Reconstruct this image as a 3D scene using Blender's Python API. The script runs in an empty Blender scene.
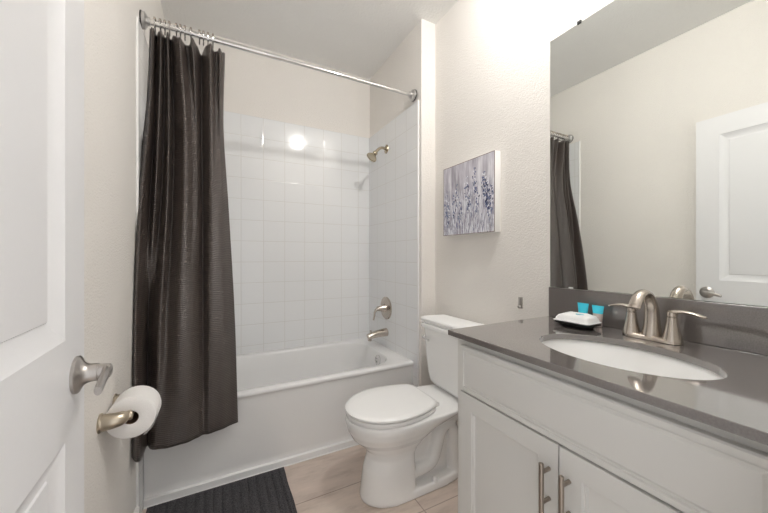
import bpy, bmesh, math, random
from mathutils import Vector, Matrix
random.seed(7)
H = 1.166                     # eye height in metres; geometry below is written in eye heights and scaled on linking
S = bpy.context.scene
C = S.collection
PI = math.pi

# ------------------------------------------------------------------ camera, world, exposure
cam = bpy.data.cameras.new('camera'); co = bpy.data.objects.new('camera', cam); C.objects.link(co)
co.location = (0, 0, H); co.rotation_euler = (math.radians(90), 0, math.radians(-27.57))
cam.sensor_width = 36; cam.lens = 36*314.9/768; cam.shift_y = -0.8/768; cam.clip_start = 0.02
S.camera = co
w = bpy.data.worlds.new('world'); S.world = w; w.use_nodes = True
bg = w.node_tree.nodes['Background']; bg.inputs[0].default_value = (1.0, 0.985, 0.97, 1); bg.inputs[1].default_value = 0.85
S.view_settings.view_transform = 'Standard'; S.view_settings.look = 'None'
S.view_settings.gamma = 1; S.view_settings.use_curve_mapping = False
S.view_settings.exposure = 0.48
LAMP = 350.0
S.cycles.max_bounces = 12; S.cycles.diffuse_bounces = 8; S.cycles.glossy_bounces = 6
S.cycles.sample_clamp_indirect = 8

# ------------------------------------------------------------------ materials
def mat(name, col, rough=0.5, metal=0.0, spec=0.5, coat=0.0):
    m = bpy.data.materials.new(name); m.use_nodes = True
    b = m.node_tree.nodes['Principled BSDF']
    b.inputs['Base Color'].default_value = (*col, 1); b.inputs['Roughness'].default_value = rough
    b.inputs['Metallic'].default_value = metal; b.inputs['Specular IOR Level'].default_value = spec
    b.inputs['Coat Weight'].default_value = coat
    return m, m.node_tree.nodes, m.node_tree.links, b
def N(ns, t, **kw):
    n = ns.new(t)
    for k, v in kw.items(): setattr(n, k, v)
    return n
def coords(ns, ls, kind='Object', scale=(1, 1, 1), rot=(0, 0, 0), loc=(0, 0, 0)):
    tc = ns.new('ShaderNodeTexCoord'); mp = ns.new('ShaderNodeMapping')
    mp.inputs['Scale'].default_value = scale; mp.inputs['Rotation'].default_value = rot; mp.inputs['Location'].default_value = loc
    ls.new(tc.outputs[kind], mp.inputs[0]); return mp.outputs[0]
def noise(ns, ls, vec, scale, detail=2, rough=0.5):
    n = ns.new('ShaderNodeTexNoise'); n.inputs['Scale'].default_value = scale
    n.inputs['Detail'].default_value = detail; n.inputs['Roughness'].default_value = rough
    ls.new(vec, n.inputs['Vector']); return n.outputs['Fac']
def ramp(ns, ls, fac, stops):
    r = ns.new('ShaderNodeValToRGB'); e = r.color_ramp.elements
    while len(e) < len(stops): e.new(0.5)
    for i, (p, c) in enumerate(stops): e[i].position = p; e[i].color = (*c, 1)
    ls.new(fac, r.inputs[0]); return r.outputs[0]
def bump(ns, ls, b, h, strength, dist=0.01):
    n = ns.new('ShaderNodeBump'); n.inputs['Strength'].default_value = strength; n.inputs['Distance'].default_value = dist
    ls.new(h, n.inputs['Height']); ls.new(n.outputs[0], b.inputs['Normal'])
def plain(name, col, rough=0.5, metal=0.0, bs=0.0, bscale=60, spec=0.5, coat=0.0, vary=0.03):
    m, ns, ls, b = mat(name, col, rough, metal, spec, coat)
    v = coords(ns, ls)
    f = noise(ns, ls, v, 3.0, 3)
    c2 = tuple(min(1, c*(1+vary)) for c in col); c1 = tuple(c*(1-vary) for c in col)
    ls.new(ramp(ns, ls, f, [(0.3, c1), (0.7, c2)]), b.inputs['Base Color'])
    if bs: bump(ns, ls, b, noise(ns, ls, v, bscale, 3), bs, 0.003)
    return m
M = {}
M['wall'] = plain('wall_paint', (0.79, 0.763, 0.728), 0.75, bs=1.0, bscale=150, vary=0.01)
M['ceiling'] = plain('ceiling_paint', (0.83, 0.83, 0.82), 0.9, bs=1.0, bscale=70, vary=0.015)
M['trim'] = plain('trim_paint', (0.80, 0.80, 0.79), 0.4, vary=0.01)
M['door'] = plain('door_paint', (0.80, 0.80, 0.815), 0.38, bs=0.08, bscale=90, vary=0.01)
M['cab'] = plain('cabinet_paint', (0.68, 0.675, 0.655), 0.42, vary=0.012)
M['porcelain'] = plain('porcelain', (0.88, 0.88, 0.875), 0.10, coat=0.4, vary=0.005)
M['tub'] = plain('tub_enamel', (0.83, 0.83, 0.83), 0.16, coat=0.25, vary=0.005)
M['seat'] = plain('seat_plastic', (0.89, 0.89, 0.885), 0.22, vary=0.005)
M['paper'] = plain('tissue_paper', (0.86, 0.845, 0.835), 0.95, bs=0.3, bscale=300, vary=0.01)
M['card_gap_shade'] = plain('cardboard_and_gap_shade', (0.16, 0.10, 0.07), 0.9)  # roll core cardboard; also the dark strips painted as shade round the picture
M['towel'] = plain('white_terry', (0.86, 0.86, 0.855), 0.95, bs=0.6, bscale=260, vary=0.02)
M['black'] = plain('black_plastic', (0.012, 0.012, 0.013), 0.35)
M['canvas_edge'] = plain('canvas_edge', (0.86, 0.85, 0.84), 0.7)
M['blue'] = plain('blue_plastic', (0.05, 0.60, 0.78), 0.3)
M['tube_body'] = plain('pale_tube_plastic', (0.66, 0.56, 0.53), 0.35)
M['wrap'] = plain('white_wrap', (0.83, 0.84, 0.84), 0.35, bs=0.5, bscale=40)
M['print'] = plain('pale_blue_print', (0.35, 0.62, 0.72), 0.5)
M['clear'] = plain('clip_plastic', (0.75, 0.75, 0.75), 0.15)

def metal(name, col, rough):
    m, ns, ls, b = mat(name, col, rough, 1.0)
    v = coords(ns, ls)
    f = noise(ns, ls, v, 14, 1)
    mr = ns.new('ShaderNodeMapRange'); mr.inputs['To Min'].default_value = rough*0.95; mr.inputs['To Max'].default_value = rough*1.05
    ls.new(f, mr.inputs[0]); ls.new(mr.outputs[0], b.inputs['Roughness'])
    return m
M['nickel'] = metal('brushed_nickel', (0.54, 0.485, 0.43), 0.25)
M['door_nickel'] = metal('satin_nickel', (0.50, 0.475, 0.455), 0.32)
M['warm_nickel'] = metal('warm_nickel', (0.56, 0.49, 0.39), 0.28)
M['head'] = metal('aged_nickel', (0.46, 0.40, 0.30), 0.16)
M['pull'] = metal('nickel_dark_reflection', (0.38, 0.33, 0.285), 0.28)  # dim surroundings mirrored in the pulls are put into a darker nickel colour
M['chrome'] = metal('chrome', (0.72, 0.71, 0.70), 0.10)
M['cap'] = metal('satin_cap', (0.60, 0.59, 0.58), 0.42)
M['mirror'], *_r = mat('mirror_silver', (0.86, 0.88, 0.86), 0.0, 1.0)
m, ns, ls, b = mat('lamp_lens', (1, 1, 1), 0.4)
b.inputs['Emission Color'].default_value = (1.0, 0.98, 0.95, 1); b.inputs['Emission Strength'].default_value = LAMP
M['lamp'] = m

# glazed wall tile, 6 inch grid in the plane of each wall
TP = 0.1325*H
def tile_mat(name, ax, off_a, off_z):
    m, ns, ls, b = mat(name, (0.80, 0.81, 0.82), 0.09, coat=0.3)
    tc = ns.new('ShaderNodeTexCoord'); sx = ns.new('ShaderNodeSeparateXYZ'); ls.new(tc.outputs['Object'], sx.inputs[0])
    def grid(out, off):
        a = N(ns, 'ShaderNodeMath', operation='ADD'); a.inputs[1].default_value = off; ls.new(out, a.inputs[0])
        d = N(ns, 'ShaderNodeMath', operation='DIVIDE'); d.inputs[1].default_value = TP; ls.new(a.outputs[0], d.inputs[0])
        f = N(ns, 'ShaderNodeMath', operation='FRACT'); ls.new(d.outputs[0], f.inputs[0])
        s = N(ns, 'ShaderNodeMath', operation='SUBTRACT'); s.inputs[1].default_value = 0.5; ls.new(f.outputs[0], s.inputs[0])
        g = N(ns, 'ShaderNodeMath', operation='ABSOLUTE'); ls.new(s.outputs[0], g.inputs[0]); return g.outputs[0], d.outputs[0]
    ga, da = grid(sx.outputs[ax], off_a); gz, dz = grid(sx.outputs[2], off_z)
    mx = N(ns, 'ShaderNodeMath', operation='MAXIMUM'); ls.new(ga, mx.inputs[0]); ls.new(gz, mx.inputs[1])
    col = ramp(ns, ls, mx.outputs[0], [(0.484, (0.82, 0.83, 0.84)), (0.492, (0.72, 0.715, 0.70))])
    ls.new(col, b.inputs['Base Color'])
    r = N(ns, 'ShaderNodeMapRange'); r.inputs['From Min'].default_value = 0.47; r.inputs['From Max'].default_value = 0.492
    r.inputs['To Min'].default_value = 1; r.inputs['To Max'].default_value = 0; ls.new(mx.outputs[0], r.inputs[0])
    n1 = noise(ns, ls, tc.outputs['Object'], 7.0, 1)
    ad = N(ns, 'ShaderNodeMath', operation='ADD'); ls.new(r.outputs[0], ad.inputs[0]); ls.new(n1, ad.inputs[1])
    bump(ns, ls, b, ad.outputs[0], 0.35, 0.0012)
    return m
ZT = 1.8875*H
M['tile_back'] = tile_mat('wall_tile_back', 0, 20*TP - 0.1183*H, 20*TP - ZT)
M['tile_side'] = tile_mat('wall_tile_side', 1, 20*TP - 2.160*H, 20*TP - ZT)

# floor: large beige stone look tile
m, ns, ls, b = mat('floor_tile', (0.5, 0.4, 0.33), 0.38)
v = coords(ns, ls, loc=(0.39, 0.028, 0))
br = ns.new('ShaderNodeTexBrick'); br.offset = 0.0; br.inputs['Scale'].default_value = 1.0
br.inputs['Brick Width'].default_value = 0.61; br.inputs['Row Height'].default_value = 0.305
br.inputs['Mortar Size'].default_value = 0.0028; br.inputs['Mortar Smooth'].default_value = 0.1
br.inputs['Color1'].default_value = (0.64, 0.55, 0.485, 1); br.inputs['Color2'].default_value = (0.60, 0.51, 0.455, 1)
br.inputs['Mortar'].default_value = (0.36, 0.29, 0.25, 1); ls.new(v, br.inputs['Vector'])
v2 = coords(ns, ls, scale=(1.0, 4.0, 1), rot=(0, 0, 0.35))
f = noise(ns, ls, v2, 3.2, 6, 0.65)
rc = ramp(ns, ls, f, [(0.32, (0.72, 0.68, 0.66)), (0.5, (0.97, 0.96, 0.95)), (0.7, (1.12, 1.10, 1.08))])
mx = N(ns, 'ShaderNodeMix', data_type='RGBA', blend_type='MULTIPLY'); mx.inputs[0].default_value = 1
ls.new(br.outputs['Color'], mx.inputs[6]); ls.new(rc, mx.inputs[7]); ls.new(mx.outputs[2], b.inputs['Base Color'])
bump(ns, ls, b, br.outputs['Fac'], -0.3, 0.002)
M['floor'] = m

# quartz
m, ns, ls, b = mat('grey_quartz', (0.19, 0.175, 0.17), 0.10, spec=0.6, coat=1.0); b.inputs['Coat IOR'].default_value = 1.9; b.inputs['Coat Roughness'].default_value = 0.06
v = coords(ns, ls); f = noise(ns, ls, v, 320, 3, 0.7)
ls.new(ramp(ns, ls, f, [(0.3, (0.135, 0.120, 0.113)), (0.7, (0.190, 0.173, 0.165))]), b.inputs['Base Color'])
M['quartz'] = m

# shower curtain: dark brown cloth with a fine horizontal rib
m, ns, ls, b = mat('curtain_cloth', (0.05, 0.042, 0.038), 0.31, spec=0.8)
tc = ns.new('ShaderNodeTexCoord'); sx = ns.new('ShaderNodeSeparateXYZ'); ls.new(tc.outputs['UV'], sx.inputs[0])
def wv(out, k, ph=None):
    a = N(ns, 'ShaderNodeMath', operation='MULTIPLY'); a.inputs[1].default_value = k; ls.new(out, a.inputs[0]); o = a.outputs[0]
    if ph is not None:
        q = N(ns, 'ShaderNodeMath', operation='ADD'); ls.new(o, q.inputs[0]); ls.new(ph, q.inputs[1]); o = q.outputs[0]
    s = N(ns, 'ShaderNodeMath', operation='SINE'); ls.new(o, s.inputs[0]); return s.outputs[0]
rv = wv(sx.outputs[1], 2*PI/0.0086); ru = wv(sx.outputs[0], 2*PI/0.0105)
pr = N(ns, 'ShaderNodeMath', operation='MULTIPLY'); ls.new(rv, pr.inputs[0]); ls.new(ru, pr.inputs[1])
sm = N(ns, 'ShaderNodeMath', operation='MULTIPLY_ADD'); sm.inputs[1].default_value = 0.5; ls.new(pr.outputs[0], sm.inputs[0]); ls.new(rv, sm.inputs[2])
cr = N(ns, 'ShaderNodeMapRange'); cr.inputs['From Min'].default_value = -1.3; cr.inputs['From Max'].default_value = 1.3
ls.new(sm.outputs[0], cr.inputs[0])
ls.new(ramp(ns, ls, cr.outputs[0], [(0.2, (0.038, 0.029, 0.0255)), (0.85, (0.100, 0.079, 0.070))]), b.inputs['Base Color'])
bump(ns, ls, b, sm.outputs[0], 0.55, 0.0016)
M['curtain'] = m

# bath mat
m, ns, ls, b = mat('mat_cotton', (0.05, 0.05, 0.052), 0.95, spec=0.2)
v = coords(ns, ls); f = noise(ns, ls, v, 160, 4, 0.7)
ls.new(ramp(ns, ls, f, [(0.35, (0.030, 0.030, 0.034)), (0.7, (0.115, 0.112, 0.118))]), b.inputs['Base Color'])
bump(ns, ls, b, f, 1.0, 0.004)
M['mat'] = m

# painting: grey-lavender ground, upright strokes and blue flower dabs (coordinates: x along picture 0..1, y up 0..1)
m, ns, ls, b = mat('painted_canvas', (0.5, 0.5, 0.55), 0.6)
uv = ns.new('ShaderNodeTexCoord').outputs['UV']
def mp(scale, loc=(0, 0, 0)):
    q = ns.new('ShaderNodeMapping'); q.inputs['Scale'].default_value = scale; q.inputs['Location'].default_value = loc
    ls.new(uv, q.inputs[0]); return q.outputs[0]
g = ramp(ns, ls, noise(ns, ls, mp((5, 0.7, 1)), 1.4, 4, 0.6), [(0.36, (0.27, 0.25, 0.30)), (0.5, (0.50, 0.48, 0.54)), (0.62, (0.76, 0.75, 0.79))])
st = noise(ns, ls, mp((30, 3.2, 1), (3, 1, 0)), 1.5, 5, 0.75)
sp = ns.new('ShaderNodeSeparateXYZ'); ls.new(uv, sp.inputs[0])
low = N(ns, 'ShaderNodeMapRange'); low.inputs['From Min'].default_value = 0.78; low.inputs['From Max'].default_value = 0.35; ls.new(sp.outputs[1], low.inputs[0])
def mixc(fac, a, bb):
    q = N(ns, 'ShaderNodeMix', data_type='RGBA'); ls.new(fac, q.inputs[0]); ls.new(a, q.inputs[6])
    if isinstance(bb, tuple): q.inputs[7].default_value = (*bb, 1)
    else: ls.new(bb, q.inputs[7])
    return q.outputs[2]
def mul(a, c):
    q = N(ns, 'ShaderNodeMath', operation='MULTIPLY'); ls.new(a, q.inputs[0])
    if isinstance(c, float): q.inputs[1].default_value = c
    else: ls.new(c, q.inputs[1])
    return q.outputs[0]
def thr(o, a, c):
    q = N(ns, 'ShaderNodeMapRange'); q.inputs['From Min'].default_value = a; q.inputs['From Max'].default_value = c; ls.new(o, q.inputs[0]); return q.outputs[0]
c1 = mixc(mul(thr(st, 0.46, 0.55), low.outputs[0]), g, (0.80, 0.81, 0.86))
c2 = mixc(mul(thr(noise(ns, ls, mp((26, 5, 1), (9, 4, 0)), 1.6, 4, 0.7), 0.55, 0.62), low.outputs[0]), c1, (0.24, 0.25, 0.33))
stem = thr(noise(ns, ls, mp((6.5, 0.25, 1), (5.3, 0, 0)), 2.0, 1), 0.46, 0.56)
dab = thr(noise(ns, ls, mp((11, 9, 1), (1, 7, 0)), 1.5, 4, 0.75), 0.47, 0.53)
up = thr(sp.outputs[1], 0.12, 0.30); dn = thr(sp.outputs[1], 0.80, 0.62)
c3 = mixc(mul(mul(mul(stem, dab), mul(up, dn)), 0.35), c2, (0.20, 0.22, 0.34))
ls.new(c3, b.inputs['Base Color'])
M['art'] = m

# ------------------------------------------------------------------ mesh helpers (eye-height units)
def new(): return bmesh.new()
def box(bm, a, c, bev=0.0, seg=2):
    x0, y0, z0 = a; x1, y1, z1 = c
    vs = [bm.verts.new(p) for p in [(x0,y0,z0),(x1,y0,z0),(x1,y1,z0),(x0,y1,z0),(x0,y0,z1),(x1,y0,z1),(x1,y1,z1),(x0,y1,z1)]]
    fs = [bm.faces.new([vs[i] for i in q]) for q in [(0,3,2,1),(4,5,6,7),(0,1,5,4),(1,2,6,5),(2,3,7,6),(3,0,4,7)]]
    if bev:
        es = list({e for f in fs for e in f.edges})
        bmesh.ops.bevel(bm, geom=es, offset=bev, segments=seg, profile=0.5, affect='EDGES')
    return bm
def loft(bm, rings, cap0=True, cap1=True, closed=True):
    R = [[bm.verts.new(p) for p in r] for r in rings]
    n = len(R[0])
    for a, c in zip(R, R[1:]):
        for i in range(n if closed else n-1):
            j = (i+1) % n
            bm.faces.new((a[i], a[j], c[j], c[i]))
    if cap0: bm.faces.new(R[0][::-1])
    if cap1: bm.faces.new(R[-1])
    return R
def frame(d):
    d = Vector(d).normalized()
    u = Vector((0, 0, 1)) if abs(d.z) < 0.95 else Vector((0, 1, 0))
    a = u.cross(d).normalized(); c = d.cross(a).normalized(); return a, c
def lathe(bm, o, axis, prof, n=32, cap0=True, cap1=True):
    a, c = frame(axis); d = Vector(axis).normalized(); o = Vector(o)
    rings = []
    for t, r in prof:
        rings.append([o + d*t + (a*math.cos(2*PI*k/n) + c*math.sin(2*PI*k/n))*max(r, 1e-5) for k in range(n)])
    loft(bm, rings, cap0, cap1); return bm
def catmull(P, n):
    P = [Vector(p) for p in P]; Q = [2*P[0]-P[1]] + P + [2*P[-1]-P[-2]]
    out = []
    for k in range(n+1):
        t = k/n*(len(P)-1); i = min(int(t), len(P)-2); f = t-i
        a, b_, c, d = Q[i:i+4]
        out.append(0.5*((2*b_) + (c-a)*f + (2*a-5*b_+4*c-d)*f*f + (-a+3*b_-3*c+d)*f*f*f))
    return out
def sweep(bm, path, radii, n=16, side=None):
    """path points, radii list of (across, other) or float; side: fixed across-vector"""
    P = [Vector(p) for p in path]; rings = []
    prev = None
    for i, p in enumerate(P):
        d = (P[min(i+1, len(P)-1)] - P[max(i-1, 0)]).normalized()
        if side is not None: a = (Vector(side) - d*Vector(side).dot(d)).normalized()
        elif prev is None: a = frame(d)[0]
        else: a = (prev - d*prev.dot(d)).normalized()
        prev = a; c = d.cross(a)
        r = radii[i]; ra, rb = (r, r) if not isinstance(r, tuple) else r
        rings.append([p + a*math.cos(2*PI*k/n)*ra + c*math.sin(2*PI*k/n)*rb for k in range(n)])
    loft(bm, rings); return bm
def interp(tab, t):
    for (a, u), (c, v) in zip(tab, tab[1:]):
        if t <= c:
            f = (t-a)/(c-a) if c > a else 0
            return tuple(p+(q-p)*f for p, q in zip(u, v)) if isinstance(u, tuple) else u+(v-u)*f
    return tab[-1][1]
def rrect(x0, x1, y0, y1, r, z, k=8):
    r = min(r, (x1-x0)/2-1e-4, (y1-y0)/2-1e-4); out = []
    for cx, cy, a0 in ((x1-r, y1-r, 0), (x0+r, y1-r, 90), (x0+r, y0+r, 180), (x1-r, y0+r, 270)):
        for i in range(k+1):
            a = math.radians(a0+90*i/k); out.append(Vector((cx+r*math.cos(a), cy+r*math.sin(a), z)))
    return out
def sell(cx, cy, rx, ry, z, n=48, p=2.0):
    out = []
    for k in range(n):
        a = 2*PI*k/n; c, s = math.cos(a), math.sin(a)
        out.append(Vector((cx+rx*math.copysign(abs(c)**(2/p), c), cy+ry*math.copysign(abs(s)**(2/p), s), z)))
    return out

ORG = {}
def obj(name, bm, m, parent=None, smooth=40, origin=None, recalc=True):
    """parts: vertices are stored relative to the thing's base"""
    if recalc: bmesh.ops.recalc_face_normals(bm, faces=bm.faces)
    o3 = Vector(ORG[parent.name]) if parent is not None else Vector(origin or (0, 0, 0))
    for v in bm.verts: v.co = (v.co - o3)*H
    me = bpy.data.meshes.new(name); bm.to_mesh(me); bm.free()
    me.materials.append(m)
    if smooth:
        for p in me.polygons: p.use_smooth = True
        me.set_sharp_from_angle(angle=math.radians(smooth))
    o = bpy.data.objects.new(name, me); C.objects.link(o)
    if parent is not None: o.parent = parent
    else: o.location = o3*H
    ORG[o.name] = tuple(o3)
    return o
def thing(name, label, cat, loc, group=None, kind=None):
    o = bpy.data.objects.new(name, None); o.empty_display_size = 0.05; C.objects.link(o)
    o.location = Vector(loc)*H; ORG[o.name] = tuple(loc)
    if label: o['label'] = label
    if cat: o['category'] = cat
    if group: o['group'] = group
    if kind: o['kind'] = kind
    return o
def tag(o, label, cat, group=None):
    o['label'] = label; o['category'] = cat
    if group: o['group'] = group
    return o
def struct(name, bm, m, smooth=0, parent=None):
    o = obj(name, bm, m, parent, smooth)
    if parent is None: o['kind'] = 'structure'
    return o
def bx(a, c, bev=0.0, seg=2): return box(new(), a, c, bev, seg)

# ------------------------------------------------------------------ room shell
XL, XR, YB, ZC = -0.275, 1.1066, 2.168, 2.338
XW, YW = 1.010, 1.478            # alcove end wall face, its front
YF, YF0 = 0.070, -0.030          # front (entry) wall
T = 0.10
DX0, DX1, DZ = -0.200, 0.475, 1.775   # entry opening
struct('floor', bx((XL-T, YF0, -T), (XR+T, YB+T, 0)), M['floor'])
struct('ceiling', bx((XL-T, YF0, ZC), (XR+T, YB+T, ZC+T)), M['ceiling'])
struct('wall_left', bx((XL-T, YF0, 0), (XL, YB+T, ZC)), M['wall'])
struct('wall_right', bx((XR, YF0, 0), (XR+T, YB+T, ZC)), M['wall'])
struct('wall_back', bx((XL, YB, 0), (XR, YB+T, ZC)), M['wall'])
struct('wall_alcove', bx((XW, YW, 0), (XR, YB, ZC)), M['wall'])
b = new()
box(b, (XL, YF0, 0), (DX0, YF, ZC)); box(b, (DX1, YF0, 0), (XR, YF, ZC)); box(b, (DX0, YF0, DZ), (DX1, YF, ZC))
struct('wall_front', b, M['wall'])
# tile surround panels with bullnose front strips
TT = 0.007
struct('wall_tile_back', bx((XL, YB-TT, 0.36), (XW, YB, 1.8875)), M['tile_back'])
b = new(); box(b, (XW-TT, 1.512, 0), (XW, YB-TT, 1.8875)); struct('wall_tile_right', b, M['tile_side'])
b = new(); box(b, (XL, 1.470, 0), (XL+TT, YB-TT, 1.8875)); struct('wall_tile_left', b, M['tile_side'])
struct('trim_1', bx((XW-TT-0.001, 1.500, 0), (XW, 1.512, 1.8885), 0.002), M['porcelain'], 40)
struct('trim_2', bx((XL, 1.458, 0.0), (XL+TT+0.001, 1.470, 1.8885), 0.002), M['porcelain'], 40)
# baseboards
def base(name, pts_box): struct(name, bx(*pts_box, 0.002), M['trim'], 40)
base('baseboard_left', ((XL, YF, 0), (XL+0.011, 1.457, 0.070)))
base('baseboard_right', ((XR-0.011, 0.7575, 0), (XR, YW, 0.070)))
base('baseboard_alcove', ((XW, YW-0.011, 0), (XR-0.011, YW, 0.070)))
# entry casing behind the camera
b = new()
for x0, x1 in ((DX0, DX0+0.012), (DX1-0.012, DX1)): box(b, (x0, YF0, 0), (x1, YF, DZ))
box(b, (DX0+0.012, YF0, DZ-0.012), (DX1-0.012, YF, DZ))
box(b, (DX0-0.045, YF, 0), (DX0, YF+0.012, DZ+0.045)); box(b, (DX1, YF, 0), (DX1+0.045, YF+0.012, DZ+0.045)); box(b, (DX0, YF, DZ), (DX1, YF+0.012, DZ+0.045))
struct('trim_3', b, M['trim'])

# ------------------------------------------------------------------ ceiling light
LX, LY = 0.80, 0.63
lt = thing('ceiling_light', 'small white glass ceiling light in front of the vanity mirror', 'light', (LX, LY, ZC))
b = new(); lathe(b, (LX, LY, ZC), (0, 0, -1), [(0, 0.070), (0.006, 0.069), (0.012, 0.060), (0.014, 0.040)], 48); obj('canopy', b, M['nickel'], lt)
b = new(); lathe(b, (LX, LY, ZC-0.0142), (0, 0, -1), [(0, 0.024), (0.004, 0.031), (0.014, 0.037), (0.030, 0.037), (0.042, 0.029), (0.048, 0.015), (0.049, 0.003)], 40); obj('glass_shade', b, M['lamp'], lt)

# ------------------------------------------------------------------ panelled faces
def paneled(bm, W, Hh, th, openings, prof, MP):
    """board 0..W x 0..Hh, face at n=0, back at n=-th; openings (u0,u1,v0,v1); prof [(inset, depth)]"""
    us = sorted({0, W} | {o[0] for o in openings} | {o[1] for o in openings})
    vs = sorted({0, Hh} | {o[2] for o in openings} | {o[3] for o in openings})
    V = {}
    def g(u, v, n):
        k = (round(u, 6), round(v, 6), round(n, 6))
        if k not in V: V[k] = bm.verts.new(MP(u, v, n))
        return V[k]
    for u0, u1 in zip(us, us[1:]):
        for v0, v1 in zip(vs, vs[1:]):
            if any(o[0] <= u0+1e-6 and u1 <= o[1]+1e-6 and o[2] <= v0+1e-6 and v1 <= o[3]+1e-6 for o in openings): continue
            bm.faces.new((g(u0, v0, 0), g(u1, v0, 0), g(u1, v1, 0), g(u0, v1, 0)))
    for o in openings:
        loops = [(o[0], o[1], o[2], o[3], 0)] + [(o[0]+i, o[1]-i, o[2]+i, o[3]-i, -d) for i, d in prof]
        for A, B in zip(loops, loops[1:]):
            a = [g(A[0], A[2], A[4]), g(A[1], A[2], A[4]), g(A[1], A[3], A[4]), g(A[0], A[3], A[4])]
            c = [g(B[0], B[2], B[4]), g(B[1], B[2], B[4]), g(B[1], B[3], B[4]), g(B[0], B[3], B[4])]
            for i in range(4): bm.faces.new((a[i], a[(i+1) % 4], c[(i+1) % 4], c[i]))
        bm.faces.new(c)
    bk = [g(0, 0, -th), g(W, 0, -th), g(W, Hh, -th), g(0, Hh, -th)]
    bm.faces.new(bk[::-1])
    def edge(fixed, vals, ax):
        for p, q in zip(vals, vals[1:]): pass
    bot = [g(u, 0, 0) for u in us]; bm.faces.new(bot[::-1] + [bk[0], bk[1]])
    top = [g(u, Hh, 0) for u in us]; bm.faces.new(top + [bk[2], bk[3]])
    lf = [g(0, v, 0) for v in vs]; bm.faces.new(lf + [bk[3], bk[0]])
    rt = [g(W, v, 0) for v in vs]; bm.faces.new(rt[::-1] + [bk[1], bk[2]])
    return bm

# entry door, opened back along the left wall
th_d = math.radians(2.8)
DE = Vector((-0.222, 0.773, 0.0)); DD = Vector((math.sin(th_d), -math.cos(th_d), 0)); DN = Vector((math.cos(th_d), math.sin(th_d), 0))
DW, DB, DTOP = 0.652, 0.010, 1.763
def DM(u, v, n): return DE + DD*u + DN*n + Vector((0, 0, DB+v))
door = thing('door_1', 'white two-panel entry door standing open along the left wall', 'door', (DE+DD*DW), kind='structure')
b = new()
paneled(b, DW, DTOP-DB, 0.030, [(0.096, DW-0.096, 0.19, 0.703-DB), (0.096, DW-0.096, 0.865-DB, DTOP-DB-0.10)],
        [(0.002, 0.0015), (0.030, 0.0115), (0.035, 0.0115), (0.037, 0.0090), (0.042, 0.0085)], DM)
obj('door_leaf', b, M['door'], door, 25)
# lever
hc = DM(0.0470, 0.795-DB, 0)
hd = thing('door_handle', None, None, hc); hd.parent = door; hd.location = (hc - (DE+DD*DW))*H
b = new(); lathe(b, hc, DN, [(0, 0.0315), (0.004, 0.0315), (0.0055, 0.030), (0.0075, 0.0255), (0.011, 0.0195), (0.016, 0.0165), (0.020, 0.0155), (0.030, 0.0150), (0.0302, 0.0128), (0.031, 0.0128)], 48)
obj('rosette', b, M['door_nickel'], hd)
b = new(); lathe(b, hc+DN*0.030, DN, [(0, 0.0128), (0.012, 0.0122), (0.016, 0.0115), (0.018, 0.008)], 32)
pa = catmull([hc+DN*0.036+DD*-0.004, hc+DN*0.042+DD*0.012, hc+DN*0.043+DD*0.035+Vector((0,0,-0.003)), hc+DN*0.044+DD*0.062+Vector((0,0,-0.009)), hc+DN*0.044+DD*0.072+Vector((0,0,-0.011))], 16)
sweep(b, pa, [(0.0115-0.004*i/16, 0.0065-0.0015*i/16) for i in range(17)], 16, side=(0, 0, 1))
obj('lever', b, M['door_nickel'], hd)
for z in (0.16, 0.88, 1.60):
    p = DM(DW+0.004, z, -0.004); b = new(); lathe(b, p, (0, 0, 1), [(0, 0.005), (0.075, 0.005)], 16)
    box(b, (p.x-0.012, p.y-0.012, p.z+0.001), (p.x-0.004, p.y+0.02, p.z+0.074)); obj('hinge', b, M['door_nickel'], door)

# ------------------------------------------------------------------ bathtub
TX0, TX1, TY0, TY1, TZ = XL+TT+0.001, XW-TT-0.001, 1.5417, YB-TT-0.001, 0.3827
tub = thing('bathtub', 'long white alcove bathtub with a plain apron front', 'bathtub', ((TX0+TX1)/2, TY0, 0))
b = new()
def trr(dx, dy, r, z): return rrect(TX0+dx, TX1-dx, TY0+dy, TY1-dx*0.6, r, z)
ix0, ix1, iy0, iy1 = TX0+0.075, 0.912, TY0+0.046, TY1-0.045
rings = [rrect(TX0, TX1, TY0+0.004, TY1, 0.003, TZ-0.022), rrect(TX0, TX1, TY0, TY1, 0.003, TZ-0.017), rrect(TX0, TX1, TY0, TY1, 0.003, TZ-0.006),
         rrect(TX0, TX1, TY0+0.0025, TY1, 0.003, TZ-0.0025), rrect(TX0, TX1, TY0+0.009, TY1, 0.003, TZ)]
rings += [rrect(ix0, ix1, iy0, iy1, 0.15, TZ), rrect(ix0+0.004, ix1-0.004, iy0+0.004, iy1-0.004, 0.147, TZ-0.002), rrect(ix0+0.008, ix1-0.008, iy0+0.008, iy1-0.008, 0.145, TZ-0.012),
          rrect(ix0+0.05, ix1-0.022, iy0+0.02, iy1-0.02, 0.14, TZ-0.10), rrect(ix0+0.11, ix1-0.040, iy0+0.035, iy1-0.035, 0.13, TZ-0.22),
          rrect(ix0+0.15, ix1-0.07, iy0+0.06, iy1-0.06, 0.11, TZ-0.285), rrect(ix0+0.20, ix1-0.12, iy0+0.10, iy1-0.10, 0.08, TZ-0.300)]
loft(b, rings, False, True)
obj('basin', b, M['tub'], tub, 50)
b = new()   # apron, profile swept along x
prof = [(TY0+0.030, TZ-0.020), (TY0+0.006, TZ-0.020), (TY0+0.0095, TZ-0.05), (TY0+0.0150, 0.060), (TY0+0.0145, 0.036), (TY0+0.0125, 0.0325), (TY0+0.004, 0.0305), (TY0+0.0022, 0.028), (TY0+0.002, 0.001), (TY0+0.030, 0.001)]
loft(b, [[Vector((x, y, z)) for y, z in prof] for x in (TX0, TX1)])
obj('apron', b, M['tub'], tub, 30)
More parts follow.
